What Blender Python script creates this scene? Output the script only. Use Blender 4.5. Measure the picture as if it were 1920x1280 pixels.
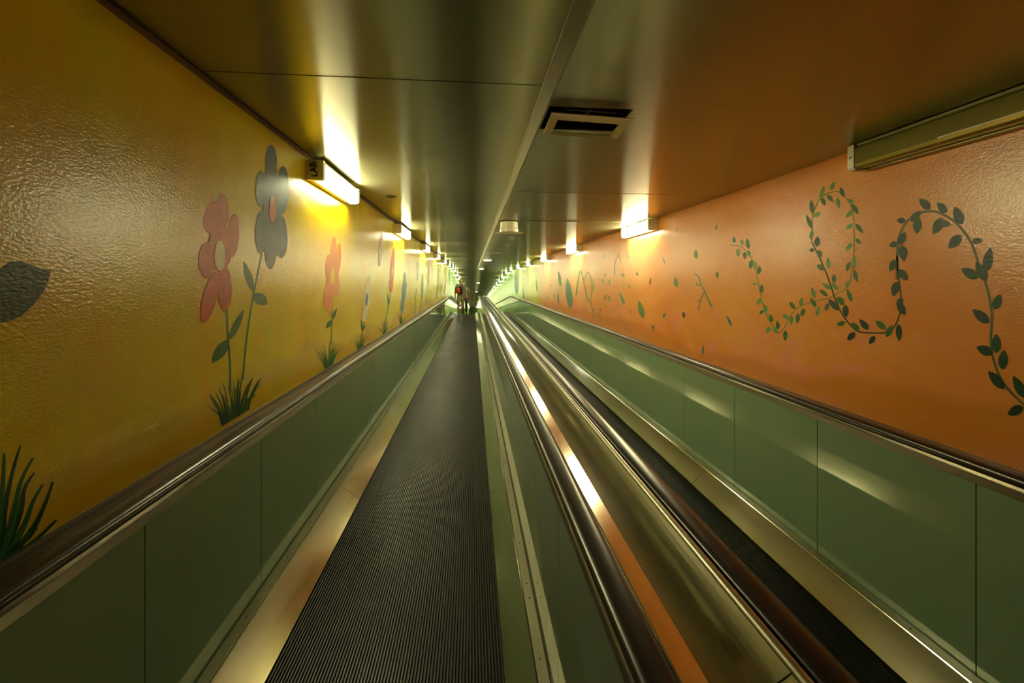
import bpy, math, random
from mathutils import Vector
random.seed(7)
for o in list(bpy.data.objects): bpy.data.objects.remove(o)
S = bpy.context.scene
COL = S.collection
PI = math.pi

# ------------------------------------------------------------ camera, world, exposure
F = 800.0; VPX = 886.0; HOR = 528.0; H = 1.65          # focal length in pixels, horizon row, eye height
YAW = math.atan((960 - VPX) / F)
cam = bpy.data.cameras.new('camera'); co = bpy.data.objects.new('camera', cam); COL.objects.link(co)
cam.sensor_width = 36; cam.lens = F / 1920 * 36
cam.shift_y = -(640 - HOR) / 1920
co.location = (0, 0, H); co.rotation_euler = (PI / 2, 0, -YAW)
cam.clip_start = 0.02; cam.clip_end = 400
S.camera = co
S.view_settings.view_transform = 'Standard'; S.view_settings.look = 'None'
S.view_settings.gamma = 1; S.view_settings.use_curve_mapping = False
S.view_settings.exposure = 2.15
TUBE_COLOR = (1.0, 0.96, 0.56); TUBE_POWER = 16.0
w = bpy.data.worlds.new('world'); S.world = w; w.use_nodes = True
w.node_tree.nodes['Background'].inputs[0].default_value = (0.02, 0.02, 0.015, 1)
w.node_tree.nodes['Background'].inputs[1].default_value = 0.2

# ------------------------------------------------------------ layout
XL, XR = -1.25, 2.41          # walls
HL, HR = 2.617, 2.48          # ceiling heights left / right of the step
XS = 0.35                     # step
Y0, Y1 = -6.0, 160.0
BRK, CBRK, SLP = 22.0, 29.0, 0.082
def soft(y, b, r=1.5):
    if y <= b - r: return 0.0
    if y >= b + r: return -(y - b) * SLP
    t = (y - (b - r)); return -SLP * t * t / (4 * r)
def fz(y): return soft(y, BRK, 0.8)
def cz(y): return soft(y, CBRK, 2.0)
YS = [Y0, 0, 6, 12, 18, 21.2, 21.6, 22, 22.4, 22.8, 27, 28, 29, 30, 31, 40, 60, Y1]
def ray(px, py):
    x = (px - 960) / F; z = (HOR - py) / F
    c, s = math.cos(YAW), math.sin(YAW)
    return Vector((x * c + s, c - x * s, z))
def onwall(px, py, X, eps=0.0):
    d = ray(px, py); t = X / d.x
    return (X + eps, d.y * t, H + d.z * t)

# ------------------------------------------------------------ helpers
def tag(o, label=None, cat=None, group=None, kind=None):
    if label: o['label'] = label
    if cat: o['category'] = cat
    if group: o['group'] = group
    if kind: o['kind'] = kind
    return o
def empty(name, loc=(0, 0, 0), label=None, cat=None, group=None):
    o = bpy.data.objects.new(name, None); COL.objects.link(o); o.location = loc
    o.empty_display_size = .2
    return tag(o, label, cat, group)
class MB:
    def __init__(s): s.v = []; s.f = []; s.mi = []
    def face(s, pts, mi=0):
        n = len(s.v); s.v += [tuple(p) for p in pts]; s.f.append(list(range(n, n + len(pts)))); s.mi.append(mi)
    def box(s, a, b, mi=0):
        x0, y0, z0 = a; x1, y1, z1 = b; n = len(s.v)
        s.v += [(x0,y0,z0),(x1,y0,z0),(x1,y1,z0),(x0,y1,z0),(x0,y0,z1),(x1,y0,z1),(x1,y1,z1),(x0,y1,z1)]
        for q in ((0,3,2,1),(4,5,6,7),(0,1,5,4),(1,2,6,5),(2,3,7,6),(3,0,4,7)):
            s.f.append([n + i for i in q]); s.mi.append(mi)
    def ext(s, prof, ys, zf=None, closed=True, mi=0):
        """extrude an (x, z) outline along y, following the slope zf"""
        n = len(s.v); m = len(prof)
        for y in ys:
            d = zf(y) if zf else 0
            s.v += [(x, y, z + d) for x, z in prof]
        for k in range(len(ys) - 1):
            for i in range(m if closed else m - 1):
                j = (i + 1) % m
                s.f.append([n + k*m + i, n + k*m + j, n + (k+1)*m + j, n + (k+1)*m + i]); s.mi.append(mi)
        if closed:
            s.f.append([n + i for i in range(m)][::-1]); s.mi.append(mi)
            s.f.append([n + (len(ys)-1)*m + i for i in range(m)]); s.mi.append(mi)
    def cyl(s, c, r, h, n=20, axis='z', r2=None, mi=0):
        r2 = r if r2 is None else r2; a = []; b = []
        for i in range(n):
            t = 2*PI*i/n; u, w_ = math.cos(t), math.sin(t)
            if axis == 'z':
                a.append((c[0]+r*u, c[1]+r*w_, c[2])); b.append((c[0]+r2*u, c[1]+r2*w_, c[2]+h))
            elif axis == 'x':
                a.append((c[0], c[1]+r*u, c[2]+r*w_)); b.append((c[0]+h, c[1]+r2*u, c[2]+r2*w_))
            else:
                a.append((c[0]+r*u, c[1], c[2]+r*w_)); b.append((c[0]+r2*u, c[1]+h, c[2]+r2*w_))
        k = len(s.v); s.v += a + b
        for i in range(n):
            j = (i+1) % n; s.f.append([k+i, k+j, k+n+j, k+n+i]); s.mi.append(mi)
        s.f.append([k+i for i in range(n)][::-1]); s.mi.append(mi)
        s.f.append([k+n+i for i in range(n)]); s.mi.append(mi)
    def build(s, name, mats, parent=None, smooth=False, bevel=0, loc=None):
        me = bpy.data.meshes.new(name); me.from_pydata(s.v, [], s.f)
        if not isinstance(mats, (list, tuple)): mats = [mats]
        for m in mats: me.materials.append(m)
        for p, i in zip(me.polygons, s.mi): p.material_index = i; p.use_smooth = smooth
        import bmesh
        bm = bmesh.new(); bm.from_mesh(me); bmesh.ops.recalc_face_normals(bm, faces=bm.faces); bm.to_mesh(me); bm.free()
        o = bpy.data.objects.new(name, me); COL.objects.link(o)
        if parent: o.parent = parent
        if loc: o.location = loc
        if bevel:
            b = o.modifiers.new('bevel', 'BEVEL'); b.width = bevel; b.segments = 2; b.limit_method = 'ANGLE'
        return o

# ------------------------------------------------------------ materials
class NT:
    def __init__(s, name):
        s.m = bpy.data.materials.new(name); s.m.use_nodes = True; s.t = s.m.node_tree
        s.b = s.t.nodes['Principled BSDF']
    def n(s, typ, **kw):
        d = s.t.nodes.new(typ)
        for k, v in kw.items(): setattr(d, k, v)
        return d
    def l(s, a, b): s.t.links.new(a, b)
    def coord(s, scale=(1, 1, 1)):
        c = s.n('ShaderNodeTexCoord'); m = s.n('ShaderNodeMapping'); m.inputs['Scale'].default_value = scale
        s.l(c.outputs['Object'], m.inputs['Vector']); return m.outputs[0]
    def noise(s, scale, sc=1.0, detail=3, rough=.5, dist=0):
        x = s.n('ShaderNodeTexNoise'); x.inputs['Scale'].default_value = sc
        x.inputs['Detail'].default_value = detail; x.inputs['Roughness'].default_value = rough
        x.inputs['Distortion'].default_value = dist
        s.l(s.coord(scale), x.inputs['Vector']); return x.outputs['Fac']
    def ramp(s, fac, stops, interp='LINEAR'):
        r = s.n('ShaderNodeValToRGB'); r.color_ramp.interpolation = interp
        e = r.color_ramp.elements
        while len(e) < len(stops): e.new(.5)
        for k, (p, c) in enumerate(stops):
            e[k].position = p; e[k].color = (c, c, c, 1) if isinstance(c, (int, float)) else (*c, 1)
        s.l(fac, r.inputs[0]); return r.outputs[0]
    def mix(s, fac, a, b, mode='MIX'):
        x = s.n('ShaderNodeMix', data_type='RGBA', blend_type=mode)
        for inp, v in ((x.inputs[0], fac), (x.inputs[6], a), (x.inputs[7], b)):
            if hasattr(v, 'is_linked'): s.l(v, inp)
            elif isinstance(v, (int, float)): inp.default_value = v
            else: inp.default_value = (*v, 1)
        return x.outputs[2]
    def axis(s, k, a, b):
        c = s.n('ShaderNodeTexCoord'); q = s.n('ShaderNodeSeparateXYZ'); s.l(c.outputs['Object'], q.inputs[0])
        r = s.n('ShaderNodeMapRange'); r.inputs[1].default_value = a; r.inputs[2].default_value = b
        s.l(q.outputs[k], r.inputs[0]); return r.outputs[0]
    def bump(s, h, strength, dist=.01):
        b = s.n('ShaderNodeBump'); b.inputs['Strength'].default_value = strength; b.inputs['Distance'].default_value = dist
        s.l(h, b.inputs['Height']); s.l(b.outputs[0], s.b.inputs['Normal']); return b
    def set(s, **kw):
        names = dict(color='Base Color', rough='Roughness', metal='Metallic', aniso='Anisotropic', coat='Coat Weight',
                     coatr='Coat Roughness', ior='IOR', emit='Emission Color', power='Emission Strength', spec='Specular IOR Level')
        for k, v in kw.items():
            i = s.b.inputs[names[k]]
            if hasattr(v, 'is_linked'): s.l(v, i)
            elif isinstance(v, tuple): i.default_value = (*v, 1)
            else: i.default_value = v
        return s
def plain(name, color, rough=.5, metal=0, **kw):
    t = NT(name); t.set(color=color, rough=rough, metal=metal, **kw); return t.m

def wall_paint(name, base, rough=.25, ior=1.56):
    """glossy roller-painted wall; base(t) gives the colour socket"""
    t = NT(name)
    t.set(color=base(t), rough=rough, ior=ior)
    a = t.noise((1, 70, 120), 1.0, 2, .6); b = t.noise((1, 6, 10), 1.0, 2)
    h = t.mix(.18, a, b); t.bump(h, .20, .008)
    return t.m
def yellow(t):
    n1 = t.noise((1, .55, .5), 1.6, 4, .55, .6); n2 = t.noise((1, 2.6, .5), 1.3, 4, .6, .4)
    c = t.ramp(n1, [(.36, (.76, .49, .001)), (.52, (.90, .68, .002)), (.66, (.78, .74, .010))])
    c2 = t.ramp(n2, [(.42, (.88, .60, .001)), (.6, (.72, .74, .015)), (.75, (.94, .84, .05))])
    c = t.mix(.42, c, c2)
    far = t.ramp(t.axis(1, 5, 30), [(0, (.95, .88, .8)), (.35, (.93, 1.0, .9)), (.66, (.84, 1.02, .9))])
    c = t.mix(1.0, c, far, 'MULTIPLY')
    g = t.noise((1, 1.6, .6), 1.0, 3)
    gr = t.mix(g, (.30, .72, .12), (.50, .85, .32))
    c = t.mix(t.ramp(t.axis(1, 20, 28), [(.2, 0.0), (.5, 1.0)]), c, gr)
    # mustard band of painted ground along the bottom of the wall
    q = t.noise((1, .9, 0), 1.2, 2); z = t.axis(2, .80, 1.35)
    m = t.n('ShaderNodeMath', operation='SUBTRACT'); t.l(z, m.inputs[0]); t.l(q, m.inputs[1])
    low = t.ramp(m.outputs[0], [(.0, .5), (.10, 0.0)])
    return t.mix(low, c, (.55, .34, .01))
def orange(t):
    n1 = t.noise((1, .8, 1.0), 1.3, 4, .55, .8); n2 = t.noise((1, 1.1, 2.4), 1.4, 3, .6, 1.0)
    c = t.ramp(n1, [(.35, (.80, .25, .045)), (.55, (.84, .30, .06)), (.7, (.86, .36, .09))])
    pk = t.ramp(t.axis(2, .9, 1.9), [(0, 1.0), (.75, 0.0)])
    k = t.ramp(n2, [(.52, 0.0), (.60, .75)])
    mm = t.mix(1.0, k, pk, 'MULTIPLY')
    c = t.mix(mm, c, (.86, .27, .17))
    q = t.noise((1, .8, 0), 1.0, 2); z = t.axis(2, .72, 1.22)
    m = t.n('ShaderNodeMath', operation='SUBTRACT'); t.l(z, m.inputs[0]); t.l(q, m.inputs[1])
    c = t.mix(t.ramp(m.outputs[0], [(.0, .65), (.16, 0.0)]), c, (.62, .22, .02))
    gy = t.noise((1, .9, .5), 1.5, 3)
    yg = t.mix(t.ramp(gy, [(.4, 0.0), (.6, 1.0)]), (.55, .62, .04), (.72, .66, .10))
    c = t.mix(t.ramp(t.axis(1, 13.2, 17.2), [(.25, 0.0), (.75, 1.0)]), c, yg)
    gr = t.mix(gy, (.28, .66, .12), (.45, .80, .30))
    return t.mix(t.ramp(t.axis(1, 19, 24), [(.2, 0.0), (.7, 1.0)]), c, gr)
M = {}
M['yellow'] = wall_paint('yellow gloss wall paint', yellow, .24, 1.5)
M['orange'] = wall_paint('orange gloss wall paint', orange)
def paint(name, col, var=.3):
    def f(t):
        n = t.noise((1, 9, 7), 1.5, 3)
        return t.mix(n, tuple(c * (1 - var) for c in col), tuple(min(1, c * (1 + var)) for c in col))
    return wall_paint(name, f, .36, 1.42)
P = {k: paint('mural paint ' + k, c) for k, c in dict(
    red=(.62, .085, .006), salmon=(.80, .25, .07), blue=(.10, .13, .22), slate=(.10, .22, .30), white=(.78, .72, .52),
    orange_dot=(.70, .16, .03), yellow_dot=(.85, .55, .01), navy=(.03, .07, .25), sky=(.50, .66, .62), green=(.02, .14, .02),
    deep=(.006, .055, .012), leaf=(.03, .13, .02), dark_leaf=(.008, .035, .012), moss=(.16, .22, .04), light_leaf=(.13, .30, .06),
    stem=(.12, .13, .04), teal=(.08, .19, .13), brown=(.12, .06, .02), rust=(.5, .1, .01)).items()}

def ceil_mat():
    t = NT('brushed dark ceiling metal')
    n = t.noise((.5, 26, 1), 1.0, 4, .6); d = t.noise((1.1, .8, 1), 1.3, 3)
    c = t.mix(d, (.34, .33, .19), (.43, .42, .25))
    t.set(color=c, metal=.80, rough=.29, aniso=.90)
    v = t.n('ShaderNodeCombineXYZ'); v.inputs[1].default_value = 1.0; t.l(v.outputs[0], t.b.inputs['Tangent'])
    t.bump(n, .06, .01)
    return t.m
M['ceiling'] = ceil_mat()
def steel(name, c0, c1, rough=.24, waves=.12, aniso=.8):
    t = NT(name)
    g = t.noise((90, 1.2, 90), 1.0, 3); d = t.noise((4, 1.6, 4), 1.0, 2, .5)
    c = t.mix(g, c0, c1)
    r = t.ramp(d, [(.3, rough * .9), (.7, rough * 1.15)])
    t.set(color=c, metal=1.0, rough=r, aniso=aniso)
    v = t.n('ShaderNodeCombineXYZ'); v.inputs[0].default_value = 1.0; v.inputs[2].default_value = .6; t.l(v.outputs[0], t.b.inputs['Tangent'])
    t.bump(d, waves, .01)
    return t.m
M['steel'] = steel('worn stainless skirt steel', (.56, .53, .40), (.66, .63, .49), .15, .015, .3)
M['ledge'] = steel('satin ledge steel', (.40, .375, .27), (.50, .47, .35), .36, .01, .3)
M['deck'] = steel('brushed deck steel', (.62, .58, .45), (.80, .76, .62), .15, .008, .6)
M['outer_deck'] = steel('dull outer deck metal', (.11, .08, .055), (.18, .14, .095), .42, .01, .3)
M['guide'] = plain('dull rail guide metal', (.20, .17, .12), .45, .7)
M['bead'] = plain('polished bead', (.72, .68, .55), .12, 1)
def rubber(name, col, rough):
    t = NT(name); n = t.noise((4, .25, 4), 1.2, 3)
    t.set(color=t.mix(n, col, tuple(c * 1.7 for c in col)), rough=rough, spec=.55); return t.m
M['handrail'] = rubber('dark brown handrail rubber', (.024, .013, .009), .28)
def belt_mat():
    t = NT('ribbed belt rubber'); n = t.noise((3, .7, 1), 1.2, 4); f = t.noise((40, 60, 1), 1.0, 2)
    t.set(color=t.mix(n, (.015, .012, .006), (.032, .027, .016)), rough=t.ramp(n, [(.3, .36), (.7, .46)]), spec=.5)
    t.bump(f, .2, .004); return t.m
M['belt'] = belt_mat()
M['groove'] = plain('belt groove', (.008, .007, .005), .6)
def glass_mat(name, c0, c1):
    t = NT(name); n = t.noise((1, .9, 1.3), 1.3, 3)
    t.set(color=t.mix(n, c0, c1), rough=.55, coat=1.0, coatr=.035, spec=.2); t.b.inputs['Coat IOR'].default_value = 1.6
    w_ = t.noise((1, 1.3, 1.0), 1.0, 1); b = t.bump(w_, .02, .02)
    t.l(b.outputs[0], t.b.inputs['Coat Normal']); return t.m
M['glass'] = glass_mat('green backed balustrade glass', (.19, .28, .155), (.24, .34, .20))
M['gap'] = plain('dark gap', (.01, .009, .006), .7)
M['grime'] = plain('rusty grime seam', (.09, .055, .02), .7)
M['plastic'] = plain('aged beige plastic', (.88, .83, .62), .45)
M['housing'] = plain('olive fitting metal', (.30, .27, .12), .3, .6)
M['clear'] = plain('unlit ribbed cover', (.30, .27, .08), .16, .55)
M['glint_strip'] = plain('pale painted glint', (.85, .8, .6), .2)
t = NT('lit diffuser'); t.set(color=(.9, .88, .75), rough=.4, emit=TUBE_COLOR, power=TUBE_POWER); M['lit'] = t.m
t = NT('lit downlight'); t.set(color=(.9, .88, .75), emit=(1, .97, .75), power=7.0); M['down'] = t.m
M['white_box'] = plain('white plastic housing', (.85, .80, .62), .35)
M['vent'] = plain('cream vent frame paint', (.85, .76, .38), .45)
M['ink'] = plain('black marker ink', (.01, .01, .01), .5)
M['concrete'] = plain('dark concrete', (.05, .05, .04), .8)

# ------------------------------------------------------------ shell
mb = MB()
mb.ext([(XL - .3, -.35), (XR + .3, -.35), (XR + .3, -.10), (XL - .3, -.10)], YS, fz)
tag(mb.build('floor', M['concrete']), kind='structure')
def wall(name, x0, x1, mat, top):
    mb = MB(); n = 0
    ys = YS
    for y in ys:
        a = fz(y) - .12; b = top + cz(y) + .06
        mb.v += [(x0, y, a), (x1, y, a), (x1, y, b), (x0, y, b)]
    for k in range(len(ys) - 1):
        for i in range(4):
            j = (i + 1) % 4; mb.f.append([4*k+i, 4*k+j, 4*k+4+j, 4*k+4+i]); mb.mi.append(0)
    mb.f += [[0, 3, 2, 1], [4*len(ys)-4+i for i in range(4)]]; mb.mi += [0, 0]
    return tag(mb.build(name, mat), kind='structure')
WL = wall('wall_left', XL - .2, XL, M['yellow'], HL)
WR = wall('wall_right', XR, XR + .2, M['orange'], HR)
mb = MB(); mb.box((XL - .3, Y1, fz(Y1) - .4), (XR + .3, Y1 + .2, cz(Y1) + 3)); tag(mb.build('wall_far', plain('pale green end wall paint', (.45, .55, .35), .4)), kind='structure')
mb = MB(); mb.box((XL - .3, Y0 - .2, -.4), (XR + .3, Y0, 3)); tag(mb.build('wall_back', M['concrete']), kind='structure')

# ceiling: sheet panels, each very slightly tilted, above them a dark void slab
HOLE = (.358, .775, 2.0, 2.30)
mb = MB(); th = .012
def cpanel(x0, x1, y0, y1, z, tilt):
    g = .003
    def Z(y): return z + cz(y) + (y - (y0 + y1) / 2) * tilt
    ya, yb = y0 + g, y1 - g
    def slab(xa, xb, p, q):
        a, b = Z(p), Z(q); n = len(mb.v)
        mb.v += [(xa,p,a),(xb,p,a),(xb,q,b),(xa,q,b),(xa,p,a+th),(xb,p,a+th),(xb,q,b+th),(xa,q,b+th)]
        for f in ((0,3,2,1),(4,5,6,7),(0,1,5,4),(1,2,6,5),(2,3,7,6),(3,0,4,7)): mb.f.append([n+i for i in f]); mb.mi.append(0)
    if x1 > .5 and y0 < HOLE[2] < y1:
        slab(x0, x1, ya, HOLE[2]); slab(x0, x1, HOLE[3], yb)
        slab(x0, HOLE[0], HOLE[2], HOLE[3]); slab(HOLE[1], x1, HOLE[2], HOLE[3])
    else: slab(x0, x1, ya, yb)
rs = random.Random(3)
ysL = [Y0, -4, -1.9, .1, 2.08]; ysR = [Y0, -3.9, -1.9, .05, 1.93, 3.90]
while ysL[-1] < Y1: ysL.append(ysL[-1] + 2.08)
while ysR[-1] < Y1: ysR.append(ysR[-1] + 1.90)
for a, b in zip(ysL, ysL[1:]): cpanel(XL - .1, XS, a, b, HL, rs.uniform(-.0022, .0022))
tiltR = {3: .001, 4: -.003, 5: .004, 6: .002}
for k, (a, b) in enumerate(zip(ysR, ysR[1:])): cpanel(XS + .002, XR + .1, a, b, HR, tiltR.get(k, rs.uniform(-.0022, .0022)))
CE = tag(mb.build('ceiling', M['ceiling']), kind='structure')
mb = MB(); mb.ext([(XL - .3, 2.85), (XR + .3, 2.85), (XR + .3, 3.0), (XL - .3, 3.0)], YS, cz)
tag(mb.build('ceiling_slab', M['concrete'], CE))
mb = MB(); mb.ext([(XS, HR - .001), (XS + .012, HR - .001), (XS + .012, HL + .02), (XS, HL + .02)], YS, cz)
tag(mb.build('trim_1', plain('dark step trim', (.20, .17, .09), .42, .6)), kind='structure')
mb = MB(); mb.ext([(XS - .006, HL - .009), (XS, HL - .009), (XS, HL + .004), (XS - .006, HL + .004)], YS, cz)
tag(mb.build('trim_2', M['ledge']), kind='structure')
mb = MB(); mb.ext([(XL, HL - .030), (XL + .004, HL - .030), (XL + .006, HL - .004), (XL + .020, HL - .004), (XL + .020, HL + .004), (XL, HL + .004)], YS, cz)
tag(mb.build('trim_3', M['outer_deck']), kind='structure')
# scratches on the ceiling sheet
def oncell(px, py, Z):
    d = ray(px, py); t = (Z - H) / d.z; return Vector((d.x*t, d.y*t, Z))
def ribbon3(mb, pts, wd):
    for a, b in zip(pts, pts[1:]):
        d = (b - a); s = Vector((-d.y, d.x, 0)).normalized() * wd / 2
        mb.face([a - s, a + s, b + s, b - s])
mb = MB()
for pl in ([(755,270),(761,285),(764,300),(766,308)], [(782,320),(789,328),(793,334),(790,340),(787,343),(789,347)]):
    ribbon3(mb, [oncell(x, y, HL - .004) for x, y in pl], .006)
mb.build('scratch', M['bead'], CE)

# ------------------------------------------------------------ mural on the walls
class Mural:
    def __init__(s, X, eps): s.X = X; s.e = eps
    def P(s, x, y, lift=0): 
        p = onwall(x, y, s.X); return (s.X + s.e * (1 + lift), p[1], p[2])
    def poly(s, mb, pts, mi=0, lift=0): mb.face([s.P(x, y, lift) for x, y in pts], mi)
    def ell(s, mb, cx, cy, rx, ry, ang=0, mi=0, lift=0, n=18):
        c, q = math.cos(math.radians(ang)), math.sin(math.radians(ang)); pts = []
        for i in range(n):
            t = 2*PI*i/n; u = rx*math.cos(t)*(1 + .05*math.sin(3*t)); v = ry*math.sin(t)
            pts.append((cx + u*c - v*q, cy + u*q + v*c))
        s.poly(mb, pts, mi, lift)
    def leaf(s, mb, bx, by, tx, ty, wd, mi=0, lift=0, sharp=1.0):
        dx, dy = tx-bx, ty-by; L = math.hypot(dx, dy) or 1; nx, ny = -dy/L, dx/L; N = 7
        prof = [math.sin(PI * (k/N) ** .85) ** sharp for k in range(N + 1)]
        a = [(bx+dx*k/N + nx*wd/2*prof[k], by+dy*k/N + ny*wd/2*prof[k]) for k in range(N)]
        b = [(bx+dx*k/N - nx*wd/2*prof[k], by+dy*k/N - ny*wd/2*prof[k]) for k in range(N, 0, -1)]
        s.poly(mb, a + b, mi, lift)
    def line(s, mb, pts, w0, w1=None, mi=0, lift=0, smooth=True):
        w1 = w0 if w1 is None else w1
        if smooth and len(pts) > 2:
            q = []
            for k in range(len(pts) - 1):
                p0 = pts[max(0, k-1)]; p1 = pts[k]; p2 = pts[k+1]; p3 = pts[min(len(pts)-1, k+2)]
                for j in range(4):
                    t = j/4
                    q.append(tuple(.5*((2*p1[i]) + (-p0[i]+p2[i])*t + (2*p0[i]-5*p1[i]+4*p2[i]-p3[i])*t*t + (-p0[i]+3*p1[i]-3*p2[i]+p3[i])*t**3) for i in (0, 1)))
            pts = q + [pts[-1]]
        n = len(pts); Lp = []; Rp = []
        for k, (x, y) in enumerate(pts):
            a = pts[max(0, k-1)]; b = pts[min(n-1, k+1)]; dx, dy = b[0]-a[0], b[1]-a[1]; L = math.hypot(dx, dy) or 1
            wd = (w0 + (w1-w0)*k/(n-1))/2; Lp.append((x - dy/L*wd, y + dx/L*wd)); Rp.append((x + dy/L*wd, y - dx/L*wd))
        for k in range(n-1): s.poly(mb, [Lp[k], Lp[k+1], Rp[k+1], Rp[k]], mi, lift)
ML = Mural(XL, .0006); MR = Mural(XR, -.0006)
def flower(label, petals, pc, eye=None, ec=None, stem=None, sw=3, leaves=(), grass=None):
    """each petal, stem and leaf painted at its own place on the wall"""
    mats = [P[pc], P[ec] if ec else P[pc], P['green'], P['deep']]
    mb = MB()
    if stem: ML.line(mb, stem, sw, sw*.9, 2)
    for k, p in enumerate(petals): ML.ell(mb, *p, mi=0, lift=1 + k*.25)
    if eye: ML.ell(mb, *eye, mi=1, lift=4.5)
    for l in leaves: ML.leaf(mb, *l, mi=2, lift=1, sharp=.8)
    o = mb.build('painted_flower', mats, WL); o['label'] = label
def grass(label, base, n, hh, wd, seed, par, mur, mat='deep', lean=.35):
    r = random.Random(seed); mb = MB(); (x0, y0), (x1, y1) = base
    for k in range(n):
        u = (k + r.random()) / n; bx = x0 + (x1-x0)*(.25 + .5*u); by = y0 + (y1-y0)*(.25+.5*u)
        h = hh * r.uniform(.45, 1.0) * (1 - .5*abs(u-.5)); dx = (u-.5)*2*hh*lean + r.uniform(-.1, .1)*hh
        pts = [(bx, by+hh*.05), (bx + dx*.35, by - h*.5), (bx + dx, by - h)]
        mur.line(mb, pts, wd, wd*.2, mi=r.choice((0, 0, 1)), lift=.2 + k*.06)
    o = mb.build('painted_grass', [P[mat], P['green']], par); o['label'] = label
flower('red painted flower with cream centre and two leaves',
    [(399,408,17,32,8), (417,396,12,34,0), (437,441,11,42,4), (387,487,15,34,0), (393,557,13,50,14), (421,540,13,42,0), (412,462,22,48,0)],
    'red', (411,479,10,29,0), 'white', [(425,575),(427,630),(431,680),(432,735)], 4,
    [(430,637,457,580,13), (429,636,397,681,20)])
flower('dark blue painted flower with orange centre, tallest on the yellow wall',
    [(508,299,11,28,0), (508,340,13,42,0), (489,354,10,34,0), (529,357,12,46,2), (489,436,11,40,0), (527,444,12,40,0), (507,464,11,40,0), (509,405,18,45,0)],
    'blue', (510,392,6,24,0), 'orange_dot', [(491,473),(475,553),(463,630),(455,712)], 3.2,
    [(475,547,457,490,13), (476,551,501,571,22)])
grass('tuft of dark painted grass under the red and blue flowers', ((392,810),(490,748)), 34, 78, 4, 1, WL, ML)
flower('salmon painted flower with yellow centre',
    [(625,468,5,24,4), (616,501,6,24,0), (634,486,5,30,4), (629,530,7,26,0), (614,550,7,30,4), (619.5,566,5,22,4), (623,518,10,38,2)],
    'salmon', (622.5,518,3.6,16,3), 'yellow_dot', [(623,575),(622,610),(621,645)], 1.8,
    [(623,599,631.5,577,6), (622.5,599,611,616,8)])
grass('small grass tuft under the salmon flower', ((602,694),(630,677)), 22, 52, 2, 2, WL, ML, 'green')
flower('white painted flower with blue centre',
    [(691,534,4,16,4), (688,560,6,26,4), (684.5,586,4,18,6)], 'white', (687,562,2,12,4), 'navy',
    [(683,600),(679,620),(677.5,640)], 1.4, [(678.6,621,677,598,3.5), (678.6,621,685,608,4)])
grass('small grass tuft under the white flower', ((669,660),(682,650)), 14, 34, 1.6, 3, WL, ML, 'green')
flower('narrow painted bud, red tip and pale blue middle, high on the wall',
    [(713.5,465,4,30,5)], 'salmon', (713,473,2.6,22,5), 'sky', None, 1, [(710.7,500,711,488,3)])
flower('slender red flower with white centre',
    [(737,486,3,22,3), (735,507,4.5,26,3), (733,532,4,18,4)], 'red', (735.2,509,1.4,10,3), 'white',
    [(733,545),(728,575),(721,612)], 1.3, [(728,573,727,548,2.6), (728,573,732,555,2.6)])
grass('grass tuft under the slender red flower', ((717,628),(725,619)), 10, 28, 1.4, 4, WL, ML, 'green')
flower('slate blue painted flower on a short stem',
    [(758,528,2.6,18,3), (757,545,3.8,25,3), (754,570,3,20,4)], 'slate', None, None, [(754,585),(752,600)], 1.2, [(760,545,763,528,2.4)])
grass('grass tuft under the slate blue flower', ((749,610),(756,602)), 8, 22, 1.2, 5, WL, ML, 'green')
flower('pale blue faint flower far along the yellow wall', [(783,508,1.6,18,2)], 'sky', None, None, [(781,540),(778.5,565),(777,588)], 1)
flower('narrow slate flower far along the yellow wall', [(791.6,536,2,24,2)], 'slate', None, None, [(790,555),(788,582)], .9)
flower('narrow salmon flower far along the yellow wall', [(803,518,1.7,20,2)], 'salmon', None, None, [(801,535),(798,572)], .7)
flower('dark tall stem painted far along the yellow wall', [(821.5,520,.7,18,3)], 'deep', None, None, [(822.5,503),(820,540),(818.5,562)], 1.0)
flower('rust red painted bud, last before the green wall', [(834.5,536,1.4,17,6)], 'rust')
mb = MB(); ML.poly(mb, [(-70,560),(-50,520),(0,503),(18,491),(38,489),(60,497),(78,504),(95,505),(91,525),(84,543),(62,572),(38,594),(10,604),(-30,612)])
ML.line(mb, [(-40,565),(10,548),(50,530),(88,508)], 3, 1, 1, 1)
o = mb.build('painted_leaf', [P['deep'], P['green']], WL); o['label'] = 'very large dark green painted leaf at the left edge'
mb = MB()
for k, pl in enumerate([[(5,1030),(8,960),(22,890),(38,835)], [(8,1030),(28,950),(40,900),(62,858)], [(12,1030),(38,960),(46,915),(64,886)],
    [(15,1040),(45,985),(62,940),(80,908)], [(18,1045),(62,990),(84,945),(99,903)], [(10,1050),(45,1010),(70,990)], [(14,1050),(60,1018),(106,974)],
    [(-10,1060),(0,960),(6,900),(8,850)], [(0,1050),(30,1025),(60,1000),(78,955)], [(-8,1060),(15,1010),(30,960),(34,920)]]):
    ML.line(mb, pl, 13, 3, k % 2, .2 + .1*k)
ML.poly(mb, [(-40,1080),(-30,990),(0,970),(18,1000),(30,1030),(0,1052)], 0, .1)
o = mb.build('painted_grass', [P['deep'], P['green']], WL); o['label'] = 'big tuft of dark painted grass at the left edge'

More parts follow.
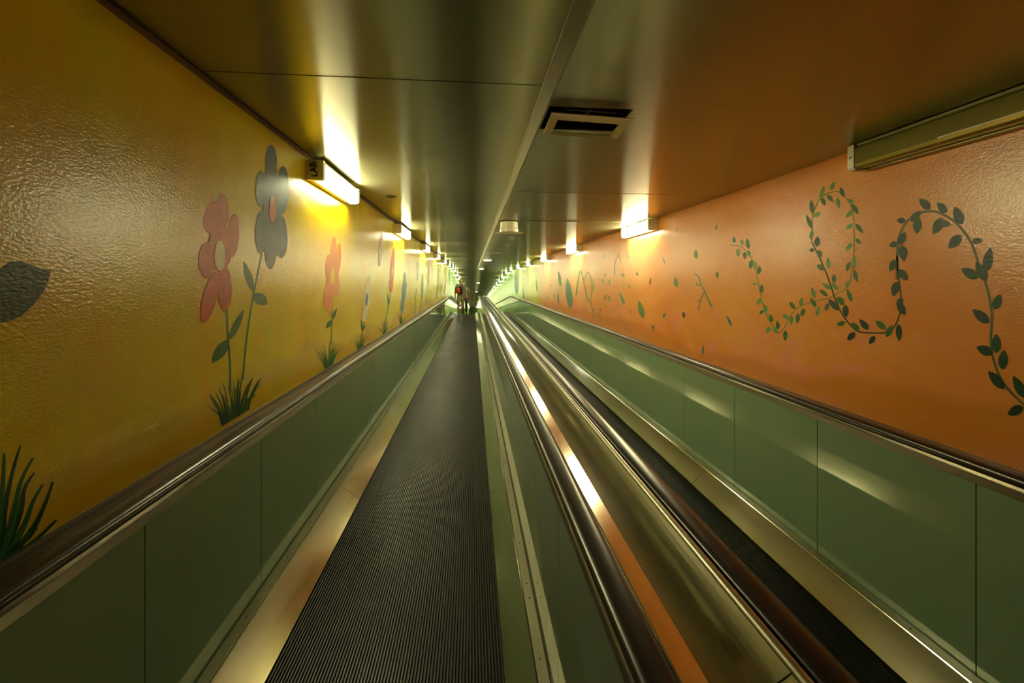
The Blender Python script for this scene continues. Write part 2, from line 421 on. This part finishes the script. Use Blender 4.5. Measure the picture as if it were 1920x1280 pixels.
# right wall vines; coordinates come in the frame of three map tiles
A4 = lambda x, y: (1340 + x/3.766, 320 + y/3.766)
A5 = lambda x, y: (1640 + x/2.843, 350 + y/2.843)
A3 = lambda x, y: (1000 + x/4.8, 420 + y/4.8)
def vine(label, A, stems, leaves, sw, lw, mats):
    mb = MB()
    for st in stems: MR.line(mb, [A(*p) for p in st], sw, sw*1.1, 0)
    r = random.Random(5)
    for k, (bx, by, tx, ty) in enumerate(leaves):
        a = A(bx, by); b = A(tx, ty); L = math.hypot(a[0]-b[0], a[1]-b[1])
        MR.leaf(mb, *a, *b, max(lw*.6, min(lw, L*.55)), mi=1 + (k % 2), lift=.5 + .01*k, sharp=.8)
    o = mb.build('painted_vine', [P[m] for m in mats], WR); o['label'] = label
vine('green painted vine that dips and loops up near the ceiling', A4,
 [[(110,525),(185,535),(245,590),(290,700),(315,830),(350,980),(400,1080),(450,1138),(490,1110),(530,1030),(600,960),(700,925),(800,900),(880,860),(940,820),(970,700),(985,560),(985,420),(975,280),(940,210),(890,155),(830,150),(760,180),(715,250),(690,330),(688,420),(688,505)]],
 [(140,510,135,465),(195,528,190,482),(240,555,228,475),(165,548,168,608),(215,570,213,625),(235,560,250,605),(262,630,250,695),(280,635,290,705),(310,730,320,672),(302,800,266,798),(330,865,335,800),(325,900,300,948),(345,985,316,1012),(355,945,362,1015),(405,1070,390,1012),(388,1098,368,1148),(450,1120,440,1060),(412,1100,445,1152),(500,1125,497,1202),(522,1045,480,1012),(568,978,528,922),(545,1022,540,1088),(590,1005,585,1080),(605,955,620,893),(632,972,612,1030),(708,898,685,823),(718,962,676,898),(738,958,718,1030),(800,885,740,838),(825,835,758,795),(806,935,780,992),(872,847,828,785),(845,790,842,730),(930,825,948,775),(970,925,935,835),(805,692,800,612),(958,643,930,708),(978,692,990,598),(982,697,1010,788),(972,512,930,562),(996,480,1032,515),(976,375,928,415),(996,375,1050,442),(972,283,928,332),(970,235,1016,306),(935,205,985,225),(915,185,885,113),(866,190,880,265),(792,170,838,218),(820,140,848,73),(755,190,782,248),(745,205,772,103),(690,300,680,205),(700,325,748,292),(692,412,645,308),(678,485,692,415)],
 1.7, 8, ('moss', 'leaf', 'light_leaf'))
vine('dark green painted vine with round leaves sweeping low', A4,
 [[(688,505),(730,590),(780,700),(820,810),(850,900),(900,1010),(960,1090),(1020,1135),(1110,1145),(1215,1140),(1270,1100),(1310,1000),(1315,880),(1295,720),(1288,600)]],
 [(722,537,728,462),(738,558,745,622),(705,560,668,560),(778,700,722,662),(882,985,803,908),(868,888,912,952),(922,945,930,1038),(925,1070,862,1088),(992,1140,938,1198),(1018,1132,968,1070),(1088,1122,1022,1048),(1210,1118,1136,1058),(1132,1165,1093,1225),(1213,1175,1255,1088),(1300,1080,1303,1205),(1342,1018,1288,902),(1262,888,1282,783),(1298,700,1362,777),(1277,628,1238,713),(1310,530,1340,638),(1300,960,1330,900)],
 2.6, 12, ('dark_leaf', 'dark_leaf', 'leaf'))
vine('large dark painted vine arching down to the right edge', A5,
 [[(118,495),(120,400),(125,300),(160,200),(230,145),(310,130),(390,160),(460,220),(520,310),(560,430),(600,540),(625,680),(620,830),(640,940),(690,1050),(796,1160),(900,1230)]],
 [(165,180,118,180),(195,185,245,128),(298,120,238,64),(385,138,333,83),(468,202,425,106),(232,165,224,252),(362,165,312,253),(345,190,408,203),(462,258,393,328),(518,292,577,284),(592,458,618,322),(555,487,462,436),(597,502,540,400),(638,655,672,572),(614,727,522,653),(650,888,648,783),(634,890,543,853),(682,975,690,868),(695,1078,605,982),(805,1128,738,1006),(795,1172,708,1214),(125,300,78,315),(128,310,165,242),(145,310,158,398),(115,388,80,452),(128,440,176,500),(122,505,98,582),(140,590,128,655),(125,620,165,685)],
 4.6, 19, ('stem', 'dark_leaf', 'deep'))
for lf in [(1465,312,1462,228,32,'moss'),(1655,485,1655,425,25,'moss'),(1290,570,1275,478,32,'moss'),(1185,358,1162,290,11,'moss'),(1355,845,1350,788,24,'brown'),
   (1168,845,1187,797,20,'teal'),(1787,920,1738,818,22,'teal'),(1525,1182,1528,1085,15,'teal'),(1088,950,1066,903,18,'teal'),(990,852,948,680,44,'moss'),(880,803,880,778,9,'brown'),
   (835,947,827,913,9,'teal'),(672,882,668,850,7,'teal'),(603,782,602,753,8,'brown'),(770,765,770,738,8,'moss'),(645,687,645,636,13,'moss'),(683,697,681,640,13,'moss'),(685,554,686,493,13,'moss'),
   (625,532,622,490,11,'moss'),(648,477,645,443,9,'moss'),(805,472,805,443,26,'moss'),(944,463,923,433,14,'moss'),(875,584,853,538,13,'moss'),(1047,550,1060,476,13,'brown'),(998,208,998,178,9,'orange_dot'),
   (337,765,305,480,50,'teal'),(246,562,226,425,26,'teal'),(227,712,224,623,13,'teal'),(190,655,180,620,6,'teal'),(128,677,127,643,8,'teal'),(158,557,158,540,7,'teal'),(272,772,272,750,6,'teal'),
   (850,318,850,250,7,'moss'),(635,320,632,265,7,'moss'),(1640,55,1656,3,16,'moss'),(1290,75,1290,25,10,'moss'),(35,620,22,480,10,'moss')]:
    mb = MB(); a = A3(lf[0], lf[1]); b = A3(lf[2], lf[3]); MR.leaf(mb, *a, *b, lf[4]/4.8*1.2, sharp=.75)
    mb.build('painted_leaf', [P[lf[5]]], WR)
def branch(label, sts, w0, mat):
    mb = MB()
    for k, st in enumerate(sts): MR.line(mb, [A3(*p) for p in st], w0*1.4 if k == 0 else w0*.8, w0*.6, 0, .1*k)
    o = mb.build('painted_branch', [P[mat]], WR); o['label'] = label
branch('forked dark branch painted on the orange wall', [[(1608,745),(1575,680),(1540,600),(1505,540)], [(1505,545),(1495,480),(1450,442)], [(1505,545),(1478,555),(1465,520)], [(1540,605),(1505,690),(1485,775)], [(1505,690),(1478,680)]], 2.8, 'teal')
branch('small hooked branch painted on the orange wall', [[(820,712),(795,655),(778,618),(768,640)], [(785,650),(800,700),(805,750)]], 2.4, 'teal')
branch('thin upright twig painted high on the orange wall', [[(730,450),(735,350),(752,300),(765,262)], [(765,262),(775,310),(790,345)]], 1.4, 'moss')
branch('looping green creeper painted on the orange wall', [[(385,640),(395,560),(418,425),(440,460),(460,540),(480,640),(495,688),(518,670),(528,590),(515,480),(485,432),(452,500)], [(525,580),(545,540),(520,480)], [(520,700),(530,760),(550,860)], [(525,770),(560,765)], [(535,600),(550,560)]], 2.0, 'moss')
mb = MB(); MR.ell(mb, 968, 533, 3.6, 19, -4); o = mb.build('painted_leaf', [P['slate']], WR); o['label'] = 'slate blue leaf painted on the yellow green wall'
mb = MB(); MR.ell(mb, 981, 552, 1.2, 14, -6); mb.build('painted_leaf', [P['moss']], WR)

# ------------------------------------------------------------ moving walkways
PITCH = .77
def belt(par, x0, x1):
    n = int(round((x1 - x0) / .0136)); p = (x1 - x0) / n; prof = []; mi = []
    for k in range(n):
        a = x0 + k*p
        prof += [(a, -.011), (a + p*.44, -.011), (a + p*.50, 0), (a + p*.94, 0)]
    prof.append((x1, -.011))
    mb = MB(); ys = [y for y in YS if y < 60] + [60]
    nn = len(prof)
    for y in ys: mb.v += [(x, y, z + fz(y)) for x, z in prof]
    for k in range(len(ys)-1):
        for i in range(nn-1):
            mb.f.append([k*nn+i, k*nn+i+1, (k+1)*nn+i+1, (k+1)*nn+i]); mb.mi.append(1 if i % 4 in (0,) else 0)
    mb.ext([(x0, -.03), (x1, -.03), (x1, -.0115), (x0, -.0115)], ys, fz, mi=1)
    return mb.build('belt', [M['belt'], M['groove']], par)
YB = [y for y in YS if y < 60] + [60]
def skirt(par, xb, xf, xg, zf_=.117, screws=True):
    """inclined plate from the belt edge up to the fold, then the ledge to the glass"""
    s = 1 if xf > xb else -1
    joints = [Y0] + [1.02 + 2.31*k for k in range(-2, 30)]
    joints = [j for j in joints if j < 58] + [60]
    mb = MB()
    for a, b in zip(joints, joints[1:]):
        ys = [a + .002] + [y for y in YB if a + .01 < y < b - .01] + [b - .002]
        mb.ext([(xb + s*.004, -.012), (xb + s*.002, .004), (xf - s*.003, zf_ - .004), (xf, zf_), (xf + s*.004, zf_ - .02), (xb + s*.03, -.012)], ys, fz)
    mb.build('skirt_plate', M['steel'], par)
    mb = MB(); mb.ext([(xb, -.02), (xg, -.02), (xg, zf_ - .022), (xf + s*.004, zf_ - .022), (xb + s*.03, -.014)], YB, fz)
    mb.build('skirt_body', M['gap'], par)
    mb = MB(); xe = xg - s*.007
    mb.ext([(xf + s*.003, zf_ - .018), (xf + s*.003, zf_ + .002), (xe, zf_ + .002), (xe, zf_ - .018)], YB, fz)
    le = mb.build('ledge', M['ledge'], par)
    mb = MB(); mb.ext([(xe, zf_ - .018), (xe, zf_ - .004), (xg, zf_ - .004), (xg, zf_ - .018)], YB, fz)
    mb.build('seam_strip', M['grime'], par)
    if screws:
        y = 1.38; xc = (xf + xe)/2 + s*.002
        for k in range(20):
            mb = MB(); mb.cyl((xc, y, zf_ + .002), .0042, .0012, 10); mb.build('screw', M['outer_deck'], le)
            y += .10 if k % 3 == 2 else .335
def balustrade(par, xg, s, zb=.11, zt=.865):
    """glass face at xg, facing s; the body lies behind"""
    xb = xg - s*.012
    k0 = -7; k = k0
    while True:
        a = 1.49 + PITCH*k; b = a + PITCH
        if a > 24: break
        ys = [a + .0022] + [y for y in YB if a + .01 < y < b - .01] + [b - .0022]
        mb = MB(); mb.ext([(xb, zb), (xg, zb), (xg, zt), (xb, zt)], ys, fz); mb.build('balustrade_panel', M['glass'], par); k += 1
    mb = MB(); ys = [a] + [y for y in YB if y > a]; mb.ext([(xb, zb), (xg, zb), (xg, zt), (xb, zt)], ys, fz)
    mb.build('balustrade_panel', M['glass'], par)
    mb = MB(); mb.ext([(xb - s*.003, 0), (xb - s*.001, 0), (xb - s*.001, zt + .01), (xb - s*.003, zt + .01)], YB, fz); mb.build('backing', M['gap'], par)
def toprail(par, xg, s, zt=.865):
    """metal strip above the glass, and the rubber handrail sitting over it; s points to the belt"""
    mb = MB(); mb.ext([(xg + s*.004, zt - .002), (xg + s*.006, zt + .032), (xg - s*.062, zt + .032), (xg - s*.062, zt + .02), (xg - s*.02, zt + .02), (xg - s*.02, zt - .002)], YB, fz)
    mb.build('rail_guide', M['guide'], par)
    def arc(cx, cz_, rx, rz, a0, a1, n):
        return [(cx + rx*math.cos(math.radians(a0+(a1-a0)*i/n)), cz_ + rz*math.sin(math.radians(a0+(a1-a0)*i/n))) for i in range(n+1)]
    c = xg - s*.028; z = zt + .045
    pr = arc(c + .026, z + .018, .013, .018, -95, 62, 6) + [(c + .020, z + .0372), (c + .009, z + .0385), (c - .009, z + .0385), (c - .020, z + .0372)] + arc(c - .026, z + .018, .013, .018, 118, 275, 6) + [(c - .012, z - .004), (c + .012, z - .004)]
    mb = MB(); mb.ext(pr, YB, fz); mb.build('handrail', M['handrail'], par, smooth=True)
    mb = MB(); mb.ext([(c - .014, z - .014), (c + .014, z - .014), (c + .014, z - .005), (c - .014, z - .005)], YB, fz)
    mb.build('rail_track', M['bead'], par)
    g = s
    if xg not in (XG2, XG3): return
    mb = MB(); mb.ext([(xg + g*.003, zt + .032), (xg + g*.004, zt + .036), (xg + g*.000, zt + .040), (xg - g*.004, zt + .036), (xg - g*.004, zt + .032)], YB, fz)
    mb.build('bead', M['bead'], par, smooth=True)

W1 = empty('moving_walkway', (-.36, 0, 0), 'long moving walkway on the left beside the yellow wall, carrying two people', 'moving walkway')
W2 = empty('moving_walkway', (1.33, 0, 0), 'empty moving walkway on the right beside the orange wall', 'moving walkway')
def under(par, fn):
    before = set(bpy.data.objects); fn()
    for o in set(bpy.data.objects) - before:
        if o.parent == par: o.matrix_parent_inverse = par.matrix_basis.inverted()
XG1, XG2, XG3, XG4 = -1.06, .302, .675, 1.955
bpy.context.view_layer.update()
def w1():
    belt(W1, -.849, .131)
    skirt(W1, -.849, -.999, XG1); skirt(W1, .131, .248, XG2)
    balustrade(W1, XG1, 1); balustrade(W1, XG2, -1)
    toprail(W1, XG1, 1); toprail(W1, XG2, -1)
def w2():
    belt(W2, .845, 1.775)
    skirt(W2, .845, .73, XG3, screws=False); skirt(W2, 1.775, 1.902, XG4)
    balustrade(W2, XG3, 1); balustrade(W2, XG4, -1)
    toprail(W2, XG3, 1); toprail(W2, XG4, -1)
under(W1, w1); under(W2, w2)
# divider deck: a shallow channel between the two inner handrails
D = empty('divider_deck', (.52, 0, .8), 'brushed steel channel deck running between the two inner handrails', 'deck')
def dd():
    zt = H - .700; zd = H - .775
    joints = [Y0] + [2.17 + 1.46*k for k in range(-3, 40)]; joints = [j for j in joints if j < 58] + [60]
    def strips(name, prof, mat):
        mb = MB()
        for a, b in zip(joints, joints[1:]):
            ys = [a + .0015] + [y for y in YB if a + .01 < y < b - .01] + [b - .0015]
            mb.ext(prof, ys, fz)
        mb.build(name, mat, D)
    strips('slope_plate', [(.368, H - .711), (.425, H - .7245), (.425, H - .735), (.368, H - .722)], M['deck'])
    cur = []; h = .733; n = 12
    for k in range(n + 1):
        x = .4265 + (.565 - .4265) * k / n; cur.append((x, H - h))
        h -= math.tan(math.radians(1 + 37 * (k / n) ** 1.5)) * (.565 - .4265) / n
    strips('deck_plate', cur + [(x, z - .008) for x, z in cur[::-1]], M['deck'])
    ht = cur[-1][1]
    mb = MB(); mb.ext([(.355, .80), (.615, .80), (.615, H - .742), (.355, H - .742)], YB, fz); mb.build('deck_body', M['gap'], D)
    mb = MB(); mb.ext([(.3635, zt - .02), (.3635, zt - .004), (.367, zt - .004), (.367, zt - .02)], YB, fz); mb.build('edge_strip', M['bead'], D)
    mb = MB(); mb.ext([(.570, ht - .012), (.570, ht - .002), (.576, ht + .004), (.588, ht + .004), (.594, ht - .004), (.594, ht - .012)], YB, fz); mb.build('edge_strip', M['ledge'], D, smooth=True)
under(D, dd)
# outer decks against the walls
for nm, lab, a, b, za, zb in (('left', 'narrow dull metal ledge between left handrail and yellow wall', XL, XG1 - .062, .893, .896),
                              ('right', 'dull metal ledge between right handrail and orange wall', XG4 + .062, XR, .885, .80)):
    mb = MB()
    if nm == 'left':
        mb.ext([(a, za - .02), (a, za + .012), (a + .012, za + .012), (a + .014, za), (b, zb), (b, zb - .02)], YB, fz)
    else:
        mb.ext([(a, za - .02), (a, za), (b - .014, zb), (b - .012, zb + .014), (b, zb + .014), (b, zb - .02)], YB, fz)
    o = mb.build('wall_ledge', M['outer_deck']); tag(o, lab, 'ledge')

# ------------------------------------------------------------ tube lights
def fixture(side, ynear, L=1.05, lit=True):
    """near end at ynear; origin at the wall under the ceiling"""
    s = 1 if side == 'L' else -1; X = XL if side == 'L' else XR; top = (HL - .045) if side == 'L' else HR - .004
    z = top + cz(ynear)
    sl = (cz(ynear + L) - cz(ynear)) / L
    if 26 < ynear < 32: z -= .02
    r = empty('tube_light', (X, ynear, z)); r.rotation_euler = (math.atan(sl), 0, 0)
    W_, Hh = .125, .150
    def q(*pts): return [(s*x, z_) for x, z_ in pts]
    mb = MB(); mb.ext(q((0, -Hh-.005), (.052, -Hh-.005), (.052, -.014), (W_-.012, -.014), (W_-.012, 0), (0, 0)), [.05, L-.05]); mb.build('housing', M['housing'], r)
    mb = MB(); mb.ext(q((.054, -Hh+.004), (W_-.02, -Hh+.002), (W_-.004, -Hh+.012), (W_, -Hh+.03), (W_-.002, -.03), (W_-.012, -.0155), (.054, -.0155)), [.046, L-.046])
    mb.build('diffuser', M['lit'] if lit else M['clear'], r)
    for a, b in ((0, .045), (L-.045, L)):
        mb = MB(); mb.ext(q((0, -Hh-.004), (W_-.012, -Hh-.004), (W_+.003, -Hh+.012), (W_+.003, -.002), (0, -.002)), [a, b]); mb.build('end_cap', M['plastic'], r, bevel=.003)
    if not lit:
        mb = MB(); mb.ext(q((W_+.0005, -Hh+.030), (W_+.003, -Hh+.030), (W_+.003, -Hh+.036), (W_+.0005, -Hh+.036)), [.05, 1.09]); mb.build('tube', M['glint_strip'], r)  # pale strip stands in for the bright glint line along the cover
    return r
def text(name, body, size, mat, par, loc, rot):
    c = bpy.data.curves.new(name, 'FONT'); c.body = body; c.size = size; c.extrude = .0004; c.align_x = 'CENTER'; c.align_y = 'CENTER'; c.offset = size*.025
    tmp = bpy.data.objects.new(name, c); COL.objects.link(tmp); bpy.context.view_layer.update()
    me = bpy.data.meshes.new_from_object(tmp.evaluated_get(bpy.context.evaluated_depsgraph_get())); bpy.data.objects.remove(tmp)
    me.materials.clear(); me.materials.append(mat)
    o = bpy.data.objects.new(name, me); COL.objects.link(o); o.parent = par; o.location = loc; o.rotation_euler = rot; return o
ordn = ['nearest', 'second', 'third', 'fourth', 'fifth', 'sixth']
yl = 3.34; k = 0
while yl < 150:
    r = fixture('L', yl)
    if k == 0:
        lab = 'lit tube light on the yellow wall, nearest, with LAB lettered on its end cap'
        t_ = text('lettering', 'LAB', .066, M['ink'], r, (.060, -.0015, -.075), (PI/2, -PI/2 + .12, 0))
        # word runs upward on the cap
        t_.rotation_euler = (PI/2, -PI/2 - .12, 0)
    elif k < 6: lab = '%s lit tube light along the yellow wall, counting from the camera' % ordn[k]
    else: lab = 'small distant lit tube light in the far run along the left wall'
    tag(r, lab, 'light', 'lit tube lights along the left wall' if k else 'lit tube lights along the left wall'); k += 1; yl += 3.56
r = fixture('R', 2.41 - 1.6, 1.6, False)
tag(r, 'unlit tube light close to the camera at top right above the orange wall', 'light', 'tube lights along the right wall')
text('mark', 'N', .022, M['ink'], r, (-.1285, 1.578, -.075), (PI/2, 0, -PI/2))
yr = 5.37; k = 0
while yr < 150:
    r = fixture('R', yr)
    if k == 0: lab = 'nearest lit tube light on the orange wall, beyond the unlit one'
    elif k < 6: lab = '%s lit tube light along the right wall, counting from the camera' % ordn[k]
    else: lab = 'small distant lit tube light in the far run along the right wall'
    tag(r, lab, 'light', 'tube lights along the right wall'); k += 1; yr += 3.88

# ------------------------------------------------------------ ceiling fittings
def vent(loc, lab, w_, d_, tilt):
    r = empty('ceiling_vent', loc, lab, 'vent', 'ceiling vent frames')
    r.rotation_euler = tilt
    mb = MB(); f = .045; dz = .004
    o_ = [(0, 0), (w_, 0), (w_, d_), (0, d_)]; i_ = [(f, .095), (w_-f, .095), (w_-f, d_-.03), (f, d_-.03)]
    for k in range(4):
        j = (k+1) % 4; a, b, c, d = o_[k], o_[j], i_[j], i_[k]
        mb.face([(*a, 0), (*b, 0), (*b, .004), (*a, .004)]); mb.face([(*a, 0), (*b, 0), (*c, dz), (*d, dz)]); mb.face([(*a, .004), (*b, .004), (*c, dz+.004), (*d, dz+.004)])
        mb.face([(*c, dz), (*d, dz), (*d, dz+.004), (*c, dz+.004)])
    mb.build('frame', M['vent'], r)
    return r
v = vent((.372, 1.985, HR - .034), 'cream vent frame hanging loose under its dark ceiling opening, near the camera', .40, .30, (.012, .05, -.03))
mb = MB(); mb.box((.366, 1.99, HR + .013), (.79, 2.31, HR + .20)); 
mb.f.pop(0); mb.mi.pop(0)
o = mb.build('duct', M['gap'], v); o.matrix_parent_inverse = v.matrix_basis.inverted()
mb = MB(); mb.box((.07, .07, .05), (.33, .082, .09)); mb.box((.19, .05, .05), (.20, .24, .07)); mb.build('grille_bar', M['brown'] if 'brown' in M else M['grime'], v)
v2 = vent((.37, 6.72, HR - .05), 'flat pale vent frame on the ceiling further along, behind the white housing', .44, .30, (.03, 0, 0))
v3 = vent((.37, 11.6, HR - .05), 'small distant vent frame on the ceiling beside the step', .42, .3, (.03, 0, 0))
mb = MB(); prof = [(0, .0), (.085, .0), (.118, -.012), (.122, -.09), (.130, -.115), (.128, -.148), (.09, -.152), (0, -.152)]
for k in range(len(prof) - 1):
    for i in range(24):
        a0, a1 = 2*PI*i/24, 2*PI*(i+1)/24; (r0, z0), (r1, z1) = prof[k], prof[k+1]
        pts = [(r0*math.cos(a0), r0*math.sin(a0), z0), (r0*math.cos(a1), r0*math.sin(a1), z0), (r1*math.cos(a1), r1*math.sin(a1), z1), (r1*math.cos(a0), r1*math.sin(a0), z1)]
        if r0 == 0: pts = pts[1:]
        if r1 == 0: pts = pts[:3]
        mb.face(pts)
tag(mb.build('ceiling_housing', M['white_box'], smooth=True, loc=(.50, 5.86, HR - .002)), 'white rounded housing hanging from the ceiling in front of the flat vent', 'ceiling fitting')
for x, y, z, lab in ((-.92, 4.96, HL, 'small dark ceiling sprinkler close to the nearest lit tube light on the left'), (-.93, 10.5, HL, 'small dark ceiling sprinkler further along above the left walkway')):
    r = empty('sprinkler', (x, y, z - .002), lab, 'sprinkler', 'ceiling sprinklers')
    mb = MB(); mb.cyl((0, 0, -.006), .058, .008, 24, r2=.05); mb.build('plate', M['outer_deck'], r, smooth=False)
    mb = MB(); mb.cyl((0, 0, -.022), .014, .018, 12); mb.cyl((0, 0, -.026), .022, .004, 12); mb.build('nozzle', M['bead'], r)
for i, (x, y) in enumerate(((.55, 15.8), (.55, 26.4), (.52, 40.0), (.5, 54.0))):
    z = HR + cz(y) - .002
    r = empty('downlight', (x, y, z), '%s round lit downlight in the ceiling right of the step, far away' % ordn[i], 'light', 'round ceiling downlights')
    mb = MB(); mb.cyl((0, 0, -.035), .16, .035, 24, r2=.18); mb.build('rim', M['plastic'], r)
    mb = MB(); mb.cyl((0, 0, -.055), .10, .02, 24, r2=.14); mb.build('lens', M['down'], r)

# ------------------------------------------------------------ people
def skinned(name, verts, edges, radii, mat, par, root=0, sub=2):
    me = bpy.data.meshes.new(name); me.from_pydata(verts, edges, []); me.materials.append(mat)
    o = bpy.data.objects.new(name, me); COL.objects.link(o); o.parent = par
    sk = o.modifiers.new('skin', 'SKIN'); sk.use_smooth_shade = True
    for i, v in enumerate(me.skin_vertices[0].data):
        r = radii[i]; v.radius = r if isinstance(r, tuple) else (r, r); v.use_root = (i == root)
    ss = o.modifiers.new('sub', 'SUBSURF'); ss.levels = sub; ss.render_levels = sub
    return o
def two_tone(name, c0, c1, sc):
    t = NT(name); wv = t.n('ShaderNodeTexWave'); wv.inputs['Scale'].default_value = sc; wv.bands_direction = 'X'
    t.l(t.coord(), wv.inputs['Vector']); t.set(color=t.mix(wv.outputs['Fac'], c0, c1), rough=.8); return t.m
skin = plain('tanned skin', (.36, .17, .08), .5); hair = plain('fair hair', (.62, .46, .20), .6); hair2 = plain('grey brown hair', (.25, .2, .13), .6)
shirt = two_tone('striped shirt cloth', (.42, .37, .33), (.08, .07, .08), 9)
shorts = plain('khaki cloth', (.34, .33, .17), .8); black = plain('black cloth', (.012, .012, .014), .7); red = plain('orange red nylon', (.75, .07, .01), .5)
shoe = plain('grey shoes', (.30, .30, .22), .7)
def person(loc, rz, scale, label, trousers, tm, backpack, hm, stride):
    r = empty('person', loc, label, 'person'); r.rotation_euler = (0, 0, rz); r.scale = (scale,)*3
    # facing +y; one continuous body with arms, hands, legs and feet
    V = [(0,0,.95),(0,0,1.08),(0,.0,1.22),(0,-.01,1.38),(0,0,1.48),(0,.01,1.56),(0,.02,1.64),(0,.015,1.74)]
    R = [(.15,.11),(.135,.10),(.15,.11),(.16,.11),(.07,.06),(.055,.055),(.075,.09),(.055,.065)]
    E = [(i, i+1) for i in range(7)]
    def add(pts, rad, base):
        n = len(V)
        for i, (p, q) in enumerate(zip(pts, rad)):
            V.append(p); R.append(q); E.append((base if i == 0 else n+i-1, n+i))
    for s in (-1, 1):
        f = stride*s
        add([(s*.17,-.01,1.42),(s*.215,-.03-f*.05,1.27),(s*.245,-.03-f*.10,1.12),(s*.255,.02-f*.14,.97),(s*.255,.05-f*.16,.87),(s*.25,.065-f*.16,.80)],
            [(.062,.062),(.048,.048),(.040,.040),(.034,.032),(.026,.036),(.012,.028)], 3)
        add([(s*.09,0,.88),(s*.095,f*.12,.70),(s*.095,f*.17,.50),(s*.095,f*.13,.30),(s*.095,f*.15,.09),(s*.10,f*.15+.02,.045),(s*.105,f*.15+.16,.03)],
            [(.095,.095),(.080,.082),(.056,.060),(.054,.058),(.038,.042),(.040,.040),(.036,.026)], 0)
    body = skinned('body', V, E, R, skin, r)
    # five fingers on each hand
    for s in (-1, 1):
        f = stride*s; hx, hy, hz = s*.25, .065 - f*.16, .80; v = []; e = []; rr = []
        for k in range(4):
            y = hy - .028 + k*.019; L = (.062, .074, .078, .060)[k]; n = len(v)
            v += [(hx, y, hz + .015), (hx - s*.004, y + .004, hz - L*.5), (hx - s*.014, y + .008, hz - L)]; e += [(n, n+1), (n+1, n+2)]; rr += [.009, .008, .007]
        n = len(v); v += [(hx, hy + .03, hz + .05), (hx - s*.008, hy + .055, hz + .015), (hx - s*.012, hy + .065, hz - .015)]; e += [(n, n+1), (n+1, n+2)]; rr += [.011, .009, .008]
        o = skinned('fingers', v, e, rr, skin, body, 0, 1)
        for i in (0, 3, 6, 9, 12): o.data.skin_vertices[0].data[i].use_root = True
    # shirt over torso and upper arms
    V2 = [(0,0,.93),(0,0,1.08),(0,0,1.22),(0,-.01,1.385),(0,0,1.475)]; R2 = [(.168,.128),(.155,.118),(.170,.128),(.178,.128),(.085,.08)]; E2 = [(0,1),(1,2),(2,3),(3,4)]
    for s in (-1, 1):
        f = stride*s; n = len(V2); V2 += [(s*.175,-.01,1.42),(s*.217,-.03-f*.05,1.27),(s*.238,-.03-f*.08,1.17)]; R2 += [.074,.064,.066]; E2 += [(3,n),(n,n+1),(n+1,n+2)]
    skinned('shirt', V2, E2, R2, shirt, r)
    V3 = [(0,0,1.0),(0,0,.92)]; R3 = [(.172,.132),(.172,.134)]; E3 = [(0,1)]
    for s in (-1, 1):
        f = stride*s; n = len(V3)
        p = [(s*.092,0,.84),(s*.098,f*.11,.70),(s*.10,f*.16,.54)]; q = [.112,.106,.100]
        if trousers: p += [(s*.095,f*.14,.32),(s*.095,f*.145,.10)]; q[2] = .078; q += [.072,.066]
        V3 += p; R3 += q; E3 += [(1,n)] + [(n+i,n+i+1) for i in range(len(p)-1)]
    skinned('trousers' if trousers else 'shorts', V3, E3, R3, tm, r)
    skinned('hair', [(0,-.02,1.60),(0,-.018,1.68),(0,0,1.765)], [(0,1),(1,2)], [(.070,.05),(.088,.082),(.068,.075)], hm, r)
    mb = MB()
    for s in (-1, 1): mb.cyl((s*.078 - (.006 if s < 0 else -.0), .02, 1.645), .018, .006, 10, 'x')
    mb.build('ear', skin, body)
    mb = MB(); mb.face([(-.014,.108,1.62),(.014,.108,1.62),(0,.132,1.615)]); mb.face([(-.014,.108,1.62),(0,.108,1.665),(0,.132,1.615)]); mb.face([(.014,.108,1.62),(0,.108,1.665),(0,.132,1.615)])
    mb.build('nose', skin, body)
    mb = MB()
    for s in (-1, 1): mb.cyl((s*.03, .103, 1.66), .009, .006, 10, 'y')
    mb.build('eye', black, body); mb = MB(); mb.box((-.022,.105,1.585),(.022,.110,1.592)); mb.build('mouth', red, body)
    for s in (-1, 1):
        f = stride*s; skinned('shoe', [(s*.095,f*.15-.035,.05),(s*.10,f*.15+.04,.052),(s*.107,f*.15+.165,.036)], [(0,1),(1,2)], [(.050,.046),(.050,.048),(.044,.032)], shoe if not trousers else black, r)
    if backpack:
        b = empty('backpack', (loc[0] - .045, loc[1] - .0, loc[2]), 'orange red and black backpack worn by the person in shorts', 'backpack'); b.rotation_euler = r.rotation_euler; b.scale = r.scale
        bag = skinned('bag', [(0,-.215,1.0),(0,-.235,1.15),(0,-.225,1.30),(0,-.20,1.42)], [(0,1),(1,2),(2,3)], [(.155,.075),(.175,.095),(.165,.09),(.11,.06)], black, b)
        skinned('pocket', [(-.055,-.315,1.05),(-.06,-.33,1.18),(-.055,-.31,1.33)], [(0,1),(1,2)], [(.080,.03),(.092,.035),(.072,.03)], red, bag)
        for s in (-1, 1): skinned('strap', [(s*.10,-.15,1.43),(s*.115,-.06,1.515),(s*.12,.07,1.50),(s*.12,.135,1.38),(s*.13,.11,1.2),(s*.15,-.05,1.08)], [(i,i+1) for i in range(5)], [(.022,.012)]*6, black, b, 0, 1)
    return r
person((-.60, 21.35, fz(21.35)), 0, 1.02, 'person walking away in khaki shorts and striped shirt with a backpack', False, shorts, True, hair, .55)
person((-.41, 22.35, fz(22.35)), 0, .93, 'person in black trousers walking just ahead, half hidden by the person in shorts', True, black, False, hair2, -.5)
